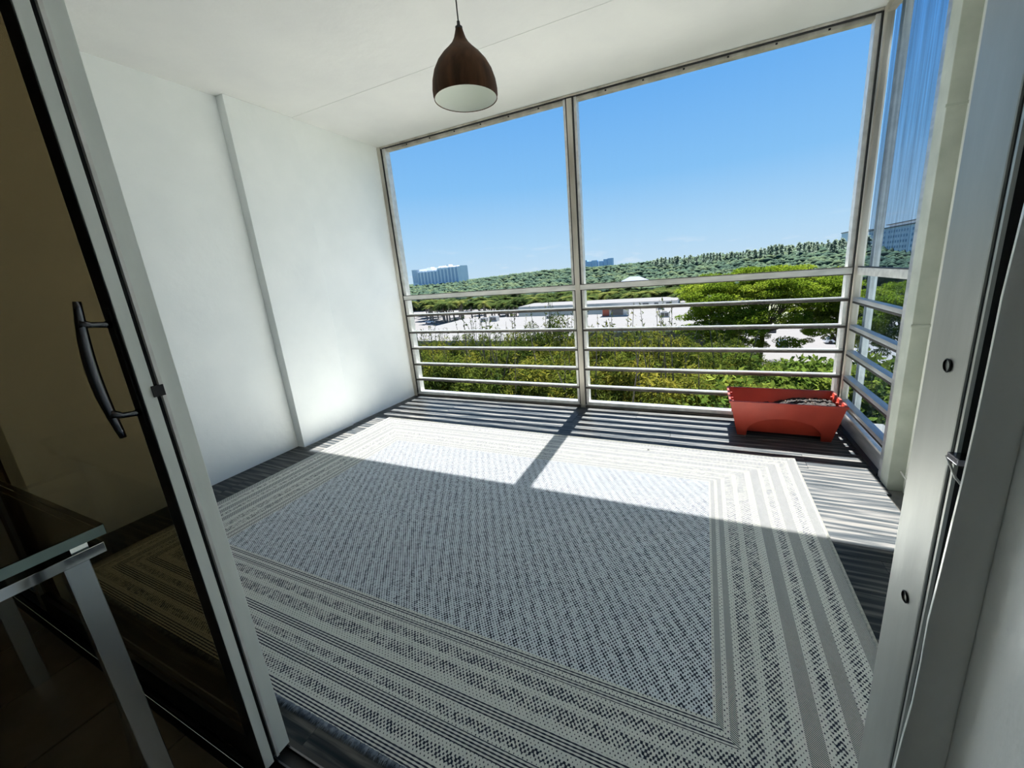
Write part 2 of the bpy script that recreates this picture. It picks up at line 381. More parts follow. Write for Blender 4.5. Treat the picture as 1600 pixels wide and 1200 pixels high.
for x0, x1 in ((.018,1.833),(1.874,3.655)):
    wbx('mid_rail', x0, x1, -.028, .02, 1.022, 1.062, M_railf, bev=.002)
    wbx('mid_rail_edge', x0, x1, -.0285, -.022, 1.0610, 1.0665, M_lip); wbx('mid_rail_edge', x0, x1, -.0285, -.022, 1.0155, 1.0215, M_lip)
    for a, b in RZ:
        wbx('guard_rail', x0, x1, -.020, .020, a, b, M_railf, bev=.0015)
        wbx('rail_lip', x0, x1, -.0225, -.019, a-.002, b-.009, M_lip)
    wbx('insect_screen', x0+.004, x1-.004, .040, .0405, .045, H-.06, M_screen_f)
for i in range(13):
    x = .3+i*.26; bm = bmesh.new()
    if True:
        add_box(bm, x-.006, x+.006, -.004, .004, H-.036, H-.026, .002)
    bm_obj('screw', bm, M_black, win, loc=(-MX,0,0))
# ---- side screen
w2 = struct(empty('window_2', (3.68,-.4,0)), 'side screen panel of streaked mesh with guard rails')
def sbx(name, *a, **k): return box(name, *a[:6], a[6], w2, **k)
M_rails = noisy('skylit_rail', (.30,.32,.34), (.46,.48,.50), 30, .35, .45, bump=.2, stretch=(1,.2,1))  # blue-grey sky light on the inner faces put into the colour
sbx('end_post', 3.662, 3.700, -.772, -.735, 0, H, M_rails, bev=.002)
sbx('post_gasket', 3.664, 3.668, -.7735, -.7715, 0, H, M_seal)
sbx('mid_rail', 3.668, 3.70, -.735, -.045, 1.015, 1.060, M_railf, bev=.002)
sbx('rail_gasket', 3.667, 3.69, -.735, -.045, 1.060, 1.066, M_seal)
sbx('head_rail', 3.66, 3.70, -.735, -.045, H-.04, H, M_alu_d)
for a, b in RZ:
    sbx('guard_rail', 3.662, 3.702, -.735, -.045, a, b, M_rails, bev=.0015)
    sbx('rail_gasket', 3.6615, 3.67, -.735, -.045, a-.012, a-.002, M_seal)
sbx('kick_plate', 3.680, 3.690, -.735, -.045, .012, .12, M_rails)
sbx('kick_plate_cap', 3.672, 3.694, -.735, -.045, .108, .122, M_alu_b)
sbx('sill', 3.655, 3.70, -.735, -.045, -.012, .014, M_seal)
sbx('insect_screen', 3.7035, 3.704, -.735, -.045, .10, H-.03, M_screen_s)
sbx('outer_channel', 3.712, 3.745, -.13, -.085, .0, H, M_alu_b)
# curb beyond the planks
box('curb', 3.662, 3.722, -2.715, -.86, -.06, -.03, M_black, floor)

# ================================================================== RUG
RX0, RX1, RY0, RY1 = .203, 3.305, -2.653, -.658
def rug_mat():
    m = mat('woven_rug', (.6,.6,.55), .95, 0, .15); b = m.node_tree.nodes['Principled BSDF']
    t = nd(m, 'TexCoord'); s = nd(m, 'SeparateXYZ'); lk(m, t.outputs['Object'], s.inputs[0])
    hx, hy = (RX1-RX0)/2, (RY1-RY0)/2
    def mth(op, a, b_=None, c=None, clamp=False):
        n = nd(m, 'Math', operation=op); n.use_clamp = clamp
        for i, v in enumerate((a, b_, c)):
            if v is None: continue
            if isinstance(v, (int, float)): n.inputs[i].default_value = v
            else: lk(m, v, n.inputs[i])
        return n.outputs[0]
    X, Y = s.outputs[0], s.outputs[1]
    dx = mth('DIVIDE', mth('SUBTRACT', hx, mth('ABSOLUTE', X)), .454)
    dy = mth('DIVIDE', mth('SUBTRACT', hy, mth('ABSOLUTE', Y)), .383)
    sd_ = mth('MINIMUM', dx, dy); isx = mth('LESS_THAN', dx, dy)
    def ramp(stops):
        r = nd(m, 'ValToRGB'); r.color_ramp.interpolation = 'CONSTANT'; e = r.color_ramp.elements
        e[0].position = stops[0][0]; e[0].color = (*stops[0][1], 1)
        e[1].position = stops[1][0]; e[1].color = (*stops[1][1], 1)
        for p_, c_ in stops[2:]:
            x = e.new(p_); x.color = (*c_, 1)
        return r
    # channel R = dark dot density, G = line band, B = light dots base
    L = (.15,0,0); D = (.42,0,0); N = (.0,1,0); Fd = (.36,0,1)
    q = .9
    bands = [(0,N),(.09,L),(.125,D),(.19,L),(.235,N),(.325,L),(.355,D),(.41,L),(.45,N),(.54,L),(.605,D),(.70,L),(.75,D),(.83,L),(.87,N),(.915,L),(.945,N),(.985,L),(1.0,Fd)]
    rp = ramp([(p_*q, c_) for p_, c_ in bands]); lk(m, mth('MULTIPLY', sd_, q), rp.inputs[0])
    sp = nd(m, 'SeparateColor'); lk(m, rp.outputs[0], sp.inputs[0])
    R_, G_, B_ = sp.outputs
    # weave lattice (fixed to warp and weft)
    ca = mth('COSINE', mth('MULTIPLY', X, 2*PI/.0125)); cb = mth('COSINE', mth('MULTIPLY', Y, 2*PI/.0145))
    lat = mth('MULTIPLY', ca, cb)                                     # staggered dots
    # per-cell randomness
    cell = nd(m, 'TexVoronoi', feature='F1'); cell.inputs['Scale'].default_value = 110; lk(m, t.outputs['Object'], cell.inputs['Vector'])
    cs = nd(m, 'SeparateColor'); lk(m, cell.outputs['Color'], cs.inputs[0])
    rnd = cs.outputs[0]
    # dot threshold: dark where lat*.5+.5 + random*dens > thr
    dens = R_
    v = mth('ADD', mth('MULTIPLY_ADD', lat, .5, .5), mth('MULTIPLY', mth('SUBTRACT', rnd, .5), mth('MULTIPLY', dens, 1.0)))
    thr = mth('SUBTRACT', 1.0, dens)
    dots = mth('MULTIPLY_ADD', mth('SUBTRACT', v, thr), 6.0, .5, clamp=True)
    # the field: diagonal broken weave
    diag = mth('COSINE', mth('MULTIPLY', mth('ADD', mth('MULTIPLY', X, 1.0), mth('MULTIPLY', Y, .62)), 2*PI/.046))
    fv = mth('ADD', v, mth('MULTIPLY', diag, .11)); fdots = mth('MULTIPLY_ADD', mth('SUBTRACT', fv, thr), 5.0, .5, clamp=True)
    # line bands
    ly = mth('COSINE', mth('MULTIPLY', Y, 2*PI/.0078)); br = mth('COSINE', mth('MULTIPLY', X, 2*PI/.021))
    lny = mth('MULTIPLY_ADD', mth('ADD', ly, mth('MULTIPLY', br, .25)), 2.0, .25, clamp=True)
    sl = mth('COSINE', mth('MULTIPLY', mth('ADD', X, mth('MULTIPLY', Y, 1.7)), 2*PI/.0088))
    lnx = mth('MULTIPLY_ADD', sl, 1.6, .45, clamp=True)
    ln = mth('ADD', mth('MULTIPLY', isx, lnx), mth('MULTIPLY', mth('SUBTRACT', 1.0, isx), lny))
    def mixf(f, a, b_): return mth('ADD', mth('MULTIPLY', mth('SUBTRACT', 1.0, f), a), mth('MULTIPLY', f, b_))
    dark = mixf(G_, mixf(B_, dots, fdots), ln)
    # colours
    light = nd(m, 'Mix', data_type='RGBA'); light.inputs['A'].default_value = (.73,.73,.66,1); light.inputs['B'].default_value = (.70,.735,.745,1); lk(m, B_, light.inputs['Factor'])
    drk = nd(m, 'Mix', data_type='RGBA'); drk.inputs['A'].default_value = (.022,.026,.040,1); drk.inputs['B'].default_value = (.06,.062,.08,1); lk(m, cs.outputs[1], drk.inputs['Factor'])
    cm = nd(m, 'Mix', data_type='RGBA'); lk(m, dark, cm.inputs['Factor']); lk(m, light.outputs['Result'], cm.inputs['A']); lk(m, drk.outputs['Result'], cm.inputs['B'])
    lk(m, cm.outputs['Result'], b.inputs['Base Color'])
    bp = nd(m, 'Bump'); bp.inputs['Strength'].default_value = .6; bp.inputs['Distance'].default_value = .002
    lk(m, mth('SUBTRACT', 1.0, dark), bp.inputs['Height']); lk(m, bp.outputs[0], b.inputs['Normal'])
    return m
M_rug = rug_mat()
rug = thing('area_rug', ((RX0+RX1)/2, (RY0+RY1)/2, 0), 'large grey and cream flatweave rug with concentric striped borders on the balcony floor', 'rug')
nx, ny = 90, 60; V = []; F = []; hx, hy = (RX1-RX0)/2, (RY1-RY0)/2
for j in range(ny+1):
    for i in range(nx+1):
        x = -hx + 2*hx*i/nx; y = -hy + 2*hy*j/ny
        wob = .003*math.sin(x*2.1+.5) if j in (0,) else 0
        z_ = .006 + .0012*math.sin(x*3.1)*math.cos(y*2.7) + (.006*math.exp(-((x-hx)**2+(y-hy)**2)/.006))
        V.append((x, y+wob, z_))
for j in range(ny):
    for i in range(nx):
        a = j*(nx+1)+i; F.append((a, a+1, a+nx+2, a+nx+1))
rg = raw('rug_field', V, F, M_rug, rug, True)
# edge binding, a thin cord all round
M_bind = noisy('rug_binding', (.34,.35,.33), (.52,.52,.47), 120, .95)
for nm, pts in (('edge_binding', [(-hx,-hy,.004),(-hx,hy,.004)]), ('edge_binding', [(hx,-hy,.004),(hx,hy-.1,.005),(hx,hy,.010)]),
                ('edge_binding', [(-hx,hy,.004),(hx-.1,hy,.004),(hx,hy,.010)])):
    tube(nm, pts, .006, M_bind, rug, 8)
M_fr = noisy('frayed_yarn', (.07,.09,.13), (.26,.30,.35), 60, .95)
V = []; F = []
for i in range(5200):
    x = random.uniform(-hx, hx); L = random.uniform(.008,.022); y = -hy+random.uniform(0,.004); a = random.uniform(-.5,.5); wd = .0013
    k = len(V); V += [(x-wd, y, .006), (x+wd, y, .006), (x+L*math.sin(a), y-L*math.cos(a), random.uniform(.001,.009))]; F.append((k, k+1, k+2))
raw('fringe', V, F, M_fr, rug, kind='stuff')
tag(box('seed_husk', 1.60+.89, 1.612+.89, -.742, -.736, .008, .012, M_black, None), 'tiny dark crumb lying on the sunlit far border of the rug', 'debris')

# ================================================================== PENDANT LAMP
M_wood = noisy('walnut_wood', (.026,.012,.005), (.105,.045,.020), 3.2, .6, bump=.06, stretch=(9,9,1.2), lo=.3, hi=.75, detail=8, spec=.15)
M_shin = mat('white_enamel', (.80,.83,.78), .5)
lamp = thing('pendant_lamp', (1.848, -1.5, 1.925), 'teardrop dark wood pendant lamp hanging on a black cord from the ceiling', 'lamp')
prof = [(.1335,.0),(.137,.012),(.1375,.03),(.133,.065),(.122,.10),(.104,.132),(.080,.160),(.055,.183),(.036,.203),(.025,.222),(.019,.240),(.0155,.252),(.014,.256)]
lathe('lamp_shade', prof, M_wood, lamp)
lathe('shade_lining', [(.1335,.0),(.1315,.001),(.133,.03),(.128,.065),(.117,.10),(.098,.13),(.070,.155),(.02,.172),(.0005,.172)], M_shin, lamp)
lathe('rim_ring', [(.1335,.0005),(.1345,-.0015),(.1315,-.0015),(.1315,.001)], M_wood, lamp)
lathe('cord_cap', [(.0005,.252),(.0145,.252),(.015,.262),(.007,.268),(.006,.282),(.0005,.283)], M_seal, lamp, 24)
tube('cord', [(0,0,.28),(0,0,.515)], .0028, M_seal, lamp, 8)
lathe('ceiling_rose', [(.0005,.49),(.04,.49),(.05,.50),(.05,.514),(.0005,.514)], M_seal, lamp, 32)
lathe('bulb_holder', [(.0005,.13),(.018,.13),(.02,.14),(.02,.171),(.0005,.171)], M_shin, lamp, 24)

# ================================================================== PLANTER
M_terra = noisy('terracotta_plastic', (.30,.026,.012), (.36,.036,.017), 9, .45, bump=.08, bscale=40)
M_soil = noisy('potting_soil', (.006,.004,.003), (.022,.015,.012), 60, .95, bump=.8, bscale=90, lo=.45, hi=.8)
PX, PY = 3.295, -.208
pl = thing('planter_box', (PX, PY, 0), 'rectangular terracotta red plastic planter with dark soil in the balcony corner', 'planter')
tw, td, bw, bd, ph = .315, .165, .262, .128, .25     # half sizes top and bottom, height
def side(t): return bw+(tw-bw)*t, bd+(td-bd)*t
# outer skirt with an arch cut out of the long sides
def skirt_panel(sgn):
    V = []; F = []; n = 40
    for i in range(n+1):
        s_ = -1+2*i/n
        arch = 0.0
        if abs(s_) < .80: arch = .135*math.sqrt(max(0, 1-(s_/.80)**2)) + .004
        for zf in (arch, ph-.012):
            t = zf/ph; hx_, hy_ = side(t); V.append((s_*hx_, sgn*hy_, zf))
            V.append((s_*(hx_-.003), sgn*(hy_-.004), zf))
    for i in range(n):
        a = i*4; b = a+4
        F += [(a, b, b+2, a+2), (a+1, a+3, b+3, b+1), (a, a+1, b+1, b)]
    return V, F
for sgn in (-1, 1):
    V, F = skirt_panel(sgn); raw('skirt', V, F, M_terra, pl)
# inner tub
def ring(hx_, hy_, z_): return [(-hx_,-hy_,z_),(hx_,-hy_,z_),(hx_,hy_,z_),(-hx_,hy_,z_)]
t0, t1 = side(.1), side(1)
V = ring(t0[0]-.010, t0[1]-.030, .022)+ring(tw-.003, td-.010, ph-.01)+ring(t0[0]-.016, t0[1]-.036, .030)+ring(tw-.008, td-.012, ph)
F = [(0,3,2,1)]
for k in range(4):
    k2 = (k+1) % 4; F += [(k,k2,4+k2,4+k), (8+k2,8+k,12+k,12+k2)]
F.append((8,9,10,11))
raw('tub', V, F, M_terra, pl)
# end skirts and corner feet
for sx_ in (-1, 1):
    V = []; F = []; n = 16
    for i in range(n+1):
        s_ = -1+2*i/n; arch = .06*math.sqrt(max(0, 1-(s_/.7)**2)) if abs(s_) < .7 else 0
        for zf in (arch, ph-.012):
            hx_, hy_ = side(zf/ph); V += [(sx_*hx_, s_*hy_, zf), (sx_*(hx_-.004), s_*hy_, zf)]
    for i in range(n):
        a = i*4; b = a+4; F += [(a,b,b+2,a+2),(a+1,a+3,b+3,b+1),(a,a+1,b+1,b)]
    raw('end_panel', V, F, M_terra, pl)
# rolled rim
bm = bmesh.new()
for x0, x1, y0, y1 in ((-tw-.006, tw+.006, -td-.006, -td+.006), (-tw-.006, tw+.006, td-.006, td+.006), (-tw-.006, -tw+.006, -td+.006, td-.006), (tw-.006, tw+.006, -td+.006, td-.006)):
    add_box(bm, x0, x1, y0, y1, ph-.014, ph+.002, .003)
bm_obj('rim', bm, M_terra, pl)
# moulded inner ribs at both ends
for sx_ in (-1, 1):
    for y_ in (-.09, -.03, .03, .09):
        bm = bmesh.new(); add_box(bm, sx_*(tw-.020)-.006, sx_*(tw-.020)+.006, y_-.006, y_+.006, .15, ph-.016, .002); bm_obj('rib', bm, M_terra, pl)
V = []; F = []; n = 46; mm = 24
for j in range(mm+1):
    for i in range(n+1):
        x = (-1+2*i/n)*.290; y = (-1+2*j/mm)*.138
        h = .150 + .068/(1+math.exp(-(x-.02)/.045)) * (1-.25*abs(y)/.14)
        V.append((x, y, h+random.uniform(-.007,.007)))
for j in range(mm):
    for i in range(n):
        a = j*(n+1)+i; F.append((a,a+1,a+n+2,a+n+1))
raw('soil', V, F, M_soil, pl)
M_chip = mat('wood_chip', (.10,.07,.05), .9)
V = []; F = []
for i in range(46):
    x = random.uniform(.02,.26); y = random.uniform(-.12,.12); z_ = .150 + .068/(1+math.exp(-(x-.02)/.045))*(1-.25*abs(y)/.14)+.004
    s_ = random.uniform(.003,.008); k = len(V)
    for c in ((-1,-1,0),(1,-1,.3),(1,1,0),(-1,1,.4),(0,0,1)): V.append((x+c[0]*s_*random.uniform(.5,1), y+c[1]*s_*random.uniform(.4,1), z_+c[2]*s_*.8))
    F += [(k,k+1,k+4),(k+1,k+2,k+4),(k+2,k+3,k+4),(k+3,k,k+4)]
raw('bark_chips', V, F, M_chip, pl, kind='stuff')

# ================================================================== GLASS TABLE inside
tb = thing('glass_table', (1.3, -3.16, 0), 'glass-topped table with flat chrome legs just inside the sliding door', 'table')
def tbx(name, *a, **k): return box(name, *a[:6], a[6], tb, **k)
tbx('glass_top', .70, 1.695, -3.46, -2.862, .728, .750, M_clear, bev=.002)
M_gedge = mat('frosted_glass_edge', (.30,.42,.42), .2)
tbx('glass_edge', 1.6945, 1.6975, -3.46, -2.864, .729, .749, M_gedge)
bm = bmesh.new()
for a in ((1.655,1.70,-3.46,-2.872),(.70,.745,-3.46,-2.872),(.745,1.655,-2.905,-2.872),(.745,1.655,-3.46,-3.427)): add_box(bm, a[0]-1.3, a[1]-1.3, a[2]+3.16, a[3]+3.16, .694, .716, .001)
bm_obj('frame', bm, M_chrome, tb)
for x in (1.665, .735):
    for y_ in (-2.90, -3.44):
        tbx('spacer', x-.012, x+.012, y_-.012, y_+.012, .716, .728, M_chrome)
for sx_, x in ((1, 1.672), (-1, .845)):
    for y_, sy in ((-2.912, 1), (-3.42, -1)):
        tbx('leg', x-.012, x+.012, y_-.018*sy, y_+.018*sy, 0, .694, M_legc, bev=.0015) if sy > 0 else tbx('leg', x-.012, x+.012, y_-.018, y_+.018, 0, .694, M_legc, bev=.0015)
        if sx_ == 1:
            # curved brace flaring inward to the floor
            V = []; F = []
            for i in range(13):
                t = i/12; zz = .50*(1-t); xx = x-.013-.16*t**2.2
                for yy in (y_-.016, y_+.016): V += [(xx-1.3, yy+3.16, zz+.002), (xx-.006-1.3, yy+3.16, zz+.002)]
            for i in range(12):
                a = i*4; b = a+4; F += [(a,a+2,b+2,b),(a+1,b+1,b+3,a+3),(a,b,b+1,a+1),(a+2,a+3,b+3,b+2)]
            raw('brace', V, F, M_chrome, tb, True)

# ================================================================== OUTSIDE
GZ = -17.0
M_ground = noisy('dull_ground', (.03,.04,.015), (.06,.065,.035), .05, .95, lo=.3, hi=.7)
M_asph = noisy('pale_asphalt', (.10,.097,.095), (.125,.12,.118), .4, .9)
M_roof = noisy('white_roof', (.13,.128,.122), (.17,.166,.16), .12, .8, lo=.35, hi=.6)
M_wht = noisy('white_render', (.42,.42,.40), (.50,.49,.47), .5, .85)
M_gry = noisy('grey_render', (.10,.10,.10), (.13,.13,.13), .5, .85)
M_dkw = mat('dark_window', (.03,.04,.05), .15)
M_brick = mat('red_panel', (.28,.07,.04), .8)
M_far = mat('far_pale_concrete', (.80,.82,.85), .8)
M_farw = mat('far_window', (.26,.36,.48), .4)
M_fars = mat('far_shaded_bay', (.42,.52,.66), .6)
M_haze = mat('haze_blue_tower', (.42,.60,.78), .6)  # distance haze painted into the tower colour
gr = box('ground', -1500, 1500, -60, 3500, GZ-1, GZ, M_ground); gr['kind'] = 'structure'; gr['label'] = 'dull green ground far below the balcony'
pk = box('parking_lot', 3.9, 60, 48, 128, GZ, GZ+.05, M_asph); pk['kind'] = 'structure'; pk['label'] = 'pale asphalt car park beneath the spreading tree'
pk = box('parking_lot', -230, -62, 100, 235, GZ, GZ+.05, M_asph); pk['kind'] = 'structure'; pk['label'] = 'pale asphalt car park with palms at the left'

# ---- leafy geometry generators
def leaf_mat(name, c1, c2, c3, scale=.5, trans=.35):
    m = bpy.data.materials.new(name); m.use_nodes = True; m.node_tree.nodes.clear()
    o = nd(m, 'OutputMaterial'); t = nd(m, 'TexCoord'); oi = nd(m, 'ObjectInfo')
    n = nd(m, 'TexNoise'); n.inputs['Scale'].default_value = scale; n.inputs['Detail'].default_value = 5; lk(m, t.outputs['Object'], n.inputs['Vector'])
    ad = nd(m, 'Math', operation='MULTIPLY_ADD'); ad.inputs[1].default_value = .22; lk(m, oi.outputs['Random'], ad.inputs[0]); lk(m, n.outputs['Fac'], ad.inputs[2])
    r = nd(m, 'ValToRGB'); e = r.color_ramp.elements; e[0].position = .42; e[0].color = (*c1, 1); e[1].position = .80; e[1].color = (*c3, 1)
    x = e.new(.6); x.color = (*c2, 1); lk(m, ad.outputs[0], r.inputs[0])
    d = nd(m, 'BsdfDiffuse'); tr = nd(m, 'BsdfTranslucent'); lk(m, r.outputs[0], d.inputs[0]); lk(m, r.outputs[0], tr.inputs[0])
    mi = nd(m, 'MixShader'); mi.inputs[0].default_value = trans; lk(m, d.outputs[0], mi.inputs[1]); lk(m, tr.outputs[0], mi.inputs[2]); lk(m, mi.outputs[0], o.inputs[0])
    return m
M_leafA = leaf_mat('olive_feathery_leaf', (0.0168,0.0315,0.0070), (0.0504,0.0672,0.0110), (0.1260,0.1176,0.0175), .75)
M_leafB = leaf_mat('fresh_green_leaf', (0.0210,0.0420,0.0090), (0.0546,0.0882,0.0150), (0.1260,0.1512,0.0250), .9)
M_leafC = leaf_mat('lime_green_leaf', (0.0546,0.0924,0.0100), (0.1008,0.1512,0.0125), (0.1764,0.2100,0.0250), .16)
M_leafD = leaf_mat('forest_leaf', (0.0132,0.0250,0.0112), (0.0240,0.0425,0.0168), (0.0540,0.0675,0.0210), .12, .2)
M_leafE = leaf_mat('far_forest_leaf', (0.0210,0.0372,0.0306), (0.0338,0.0540,0.0378), (0.0562,0.0750,0.0405), .06, .1)  # duller, bluer leaf tone carries painted distance haze
M_leafP = leaf_mat('palm_leaf', (0.0175,0.0300,0.0108), (0.0400,0.0600,0.0180), (0.1300,0.1350,0.0360), .22)
M_pine = leaf_mat('pine_needles', (.14,.19,.16), (.18,.23,.18), (.22,.27,.19), .1, .6)  # haze and extra brightness put into the needle colour
M_bark = noisy('grey_bark', (.05,.042,.033), (.12,.10,.08), 6, .9)
M_barkp = noisy('palm_trunk', (.16,.14,.12), (.26,.23,.20), 4, .9)

def leaves(P, N, size, aspect=.45, spread=1.0, down=0.0):
    """P (n,3) leaf centres, N (n,3) rough directions; one quad (rhombus) per leaf"""
    n = len(P); d = N + rng.normal(0, spread, (n,3)); d[:,2] -= down; d /= np.linalg.norm(d, axis=1)[:,None]
    s = rng.normal(0,1,(n,3)); s -= (s*d).sum(1)[:,None]*d; s /= np.linalg.norm(s, axis=1)[:,None]
    L = (size*rng.uniform(.6,1.3,n))[:,None]; Wd = L*aspect
    V = np.stack([P-d*L/2, P+s*Wd/2, P+d*L/2, P-s*Wd/2], 1).reshape(-1,3)
    F = np.arange(4*n).reshape(n,4)
    return V, F
def crown_points(n, rad, clumps, cr, flat=1.0, lower=-.35):
    c = rng.normal(0,1,(clumps,3)); c /= np.linalg.norm(c, axis=1)[:,None]; c[:,2] = np.where(c[:,2] < lower, -c[:,2]*.6, c[:,2])
    c *= np.array(rad)*rng.uniform(.55,1.0,(clumps,1))
    idx = rng.integers(0, clumps, n); q = rng.normal(0,1,(n,3)); q /= np.linalg.norm(q, axis=1)[:,None]
    q *= cr*rng.uniform(.35,1.0,(n,1))**.5; q[:,2] *= flat
    return c[idx]+q, q/np.linalg.norm(q, axis=1)[:,None], c
def branches(base, targets, r0, seg=5, m=M_bark):
    V = []; F = []
    for t in targets:
        b = Vector(base); t = Vector(t); mid = (b+t)/2+Vector((random.uniform(-.3,.3),random.uniform(-.3,.3),-.12*(t-b).length))
        v, f = tube_pts([b, mid, t], [r0, r0*.6, r0*.15], seg, False); k = len(V)
        V += v; F += [tuple(i+k for i in q) for q in f]
    return V, F
def trunk_mesh(h, r, crown_c, seg=7, lean=.3, top=None):
    pts = [(0,0,0),(lean*.4,0,h*.4),(lean*.2,lean*.3,h*.8),(0,0,h)]
    V, F = tube_pts(pts, [r, r*.75, r*.5, r*.2], seg, False)
    v, f = branches((lean*.3,0,h*.5), crown_c, r*.35); k = len(V)
    return V+v, F+[tuple(i+k for i in q) for q in f]
def me_py(name, V, F, m):
    me = bpy.data.meshes.new(name); me.from_pydata([tuple(v) for v in V], [], F); me.materials.append(m); me.update(); return me
def me_np(name, V, F, m):
    me = tris_mesh(name, V, F); me.materials.append(m); return me
def tree_proto(kind):
    """returns (foliage mesh, trunk mesh) with the ground at z = 0 and a nominal height"""
    if kind == 'feathery':      # 13 m tall, airy drooping twigs, thin leaders above
        P, N, c = crown_points(26000, (2.6,2.6,3.2), 80, .55); c = c+np.array([0,0,9.6]); P = P+np.array([0,0,9.6])
        # whippy leaders
        V2 = []; extra = []
        for k in range(7):
            a = random.uniform(0, 2*PI); rr = random.uniform(.3,1.6); b = Vector((rr*math.cos(a), rr*math.sin(a), 11.2)); t = b+Vector((random.uniform(-.5,.5), random.uniform(-.5,.5), random.uniform(1.2,2.9)))
            extra.append((b, t))
            for j in range(34):
                s_ = random.uniform(.1,1); q = b.lerp(t, s_); V2.append((q.x+random.gauss(0,.16*(1.2-s_)), q.y+random.gauss(0,.16*(1.2-s_)), q.z+random.gauss(0,.1)))
        P = np.vstack([P, np.array(V2)]); N = np.vstack([N, rng.normal(0,1,(len(V2),3))])
        V, F = leaves(P, N, .20, .24, .7, .35)
        tv, tf = trunk_mesh(12.0, .16, c[:26])
        for b, t in extra:
            v, f = tube_pts([Vector((0,0,8.5)), b, t], [.05,.03,.008], 4, False); k = len(tv); tv += v; tf += [tuple(i+k for i in q) for q in f]
        return me_np('foliage', V, F, M_leafA), me_py('trunk', tv, tf, M_bark)
    if kind == 'leafy':         # 10 m rounded, broad fresh leaves
        P, N, c = crown_points(20000, (2.7,2.7,2.4), 70, .6); P += np.array([0,0,7.6]); c = c+np.array([0,0,7.6])
        V, F = leaves(P, N, .19, .5, .8)
        tv, tf = trunk_mesh(8.5, .16, c[:16]); return me_np('foliage', V, F, M_leafB), me_py('trunk', tv, tf, M_bark)
    if kind == 'spreading':     # 17 m tall, 24 m wide layered umbrella crown
        n = 110000; cl = 330
        a = rng.uniform(0,2*PI,cl); rr = np.sqrt(rng.uniform(0,1,cl)); ht = rng.uniform(0,1,cl)
        cz = 15.6*(1-.10*rr**2) - 9.5*ht*(.30+.70*rr**2)
        c = np.stack([12.2*rr*np.cos(a), 9.5*rr*np.sin(a), cz], 1)
        idx = rng.integers(0,cl,n); q = rng.normal(0,1,(n,3)); q /= np.linalg.norm(q,axis=1)[:,None]
        q *= rng.uniform(.3,1,(n,1))**.5; q = q*np.array([1.7,1.7,.55]); P = c[idx]+q
        V, F = leaves(P, q, .34, .5, .9)
        tv, tf = trunk_mesh(11, .5, [q_ for q_ in c if q_[2] > 12.5][:40], 9, .8); return me_np('foliage', V, F, M_leafC), me_py('trunk', tv, tf, M_bark)
    if kind == 'forest':
        P, N, c = crown_points(900, (3.6,3.6,2.6), 16, 1.7, .8); P += np.array([0,0,7.0])
        V, F = leaves(P, N, 1.15, .7, .6); tv, tf = trunk_mesh(7, .22, c[:3]+np.array([0,0,7.0]), 5)
        return me_np('foliage', V, F, M_leafD), me_py('trunk', tv, tf, M_bark)
    if kind == 'pine':
        n = 300; z = rng.uniform(.25,1,n)**.8; r = (1-z)*1.1+.10; a = rng.uniform(0,2*PI,n); wob = 1+.5*np.sin(z*40+a)
        P = np.stack([r*2.6*wob*np.cos(a), r*2.6*wob*np.sin(a), z*20], 1); N = np.stack([np.cos(a), np.sin(a), a*0+.1], 1)
        V, F = leaves(P, N, 1.3, .35, .6); tv, tf = tube_pts([(0,0,0),(0,0,19)], [.3,.05], 5, False)
        return me_np('foliage', V, F, M_pine), me_py('trunk', tv, tf, M_bark)
    if kind == 'palm':
        V = []; F = []
        for k in range(22):
            a = 2*PI*k/22*2.4+random.uniform(-.2,.2); el = random.uniform(-.2,1.2); L = random.uniform(2.6,3.3); pts = []
            for i in range(9):
                t = i/8; hr = L*t*math.cos(el*(1-t*.5)); zz = L*(t*math.sin(el) - .75*t*t); pts.append(Vector((hr*math.cos(a)*.95, hr*math.sin(a)*.95, zz)))
            for i in range(1, 9):
                p = pts[i]; d = (pts[i]-pts[i-1]).normalized(); s_ = Vector((-math.sin(a), math.cos(a), 0)); ll = .95*math.sin(PI*(.15+.8*i/9))+.15
                for sg in (-1, 1):
                    for h_ in (0, .5):
                        q = p-d*(h_*.36); e = q+s_*sg*ll*.75+d*.35*ll-Vector((0,0,.38*ll)); kk = len(V)
                        V += [q-d*.10, q+d*.10, e]; F.append((kk,kk+1,kk+2))
            for i in range(8):
                kk = len(V); s_ = Vector((-math.sin(a), math.cos(a), 0))*.04; V += [pts[i]-s_, pts[i]+s_, pts[i+1]]; F.append((kk,kk+1,kk+2))
        V = [v+Vector((0,0,7.5)) for v in V]
        tv, tf = tube_pts([(0,0,0),(.15,0,3.5),(0,0,7.6)], [.26,.19,.17], 7, False)
        return me_py('fronds', V, F, M_leafP), me_py('trunk', tv, tf, M_barkp)
def proto_objs(kind, name):
    fm, tm = tree_proto(kind)
    r = empty(name, (0,0,0)); a = bpy.data.objects.new(fm.name.split('.')[0], fm); C.objects.link(a); a.parent = r
    b = bpy.data.objects.new('trunk', tm); C.objects.link(b); b.parent = r
    return r
def zone(x, y):
    sl = (x-2.8)/(y+3.1)
    for lim, txt in ((-.74, 'by the left post'), (-.6, 'left part of left bay'), (-.44, 'middle of left bay'), (-.30, 'just left of the mullion'), (-.17, 'just right of the mullion'),
                     (-.04, 'left part of right bay'), (.08, 'middle of right bay'), (.18, 'above the planter'), (.27, 'beside the corner post')):
        if sl < lim: return txt
    return 'through the side screen'
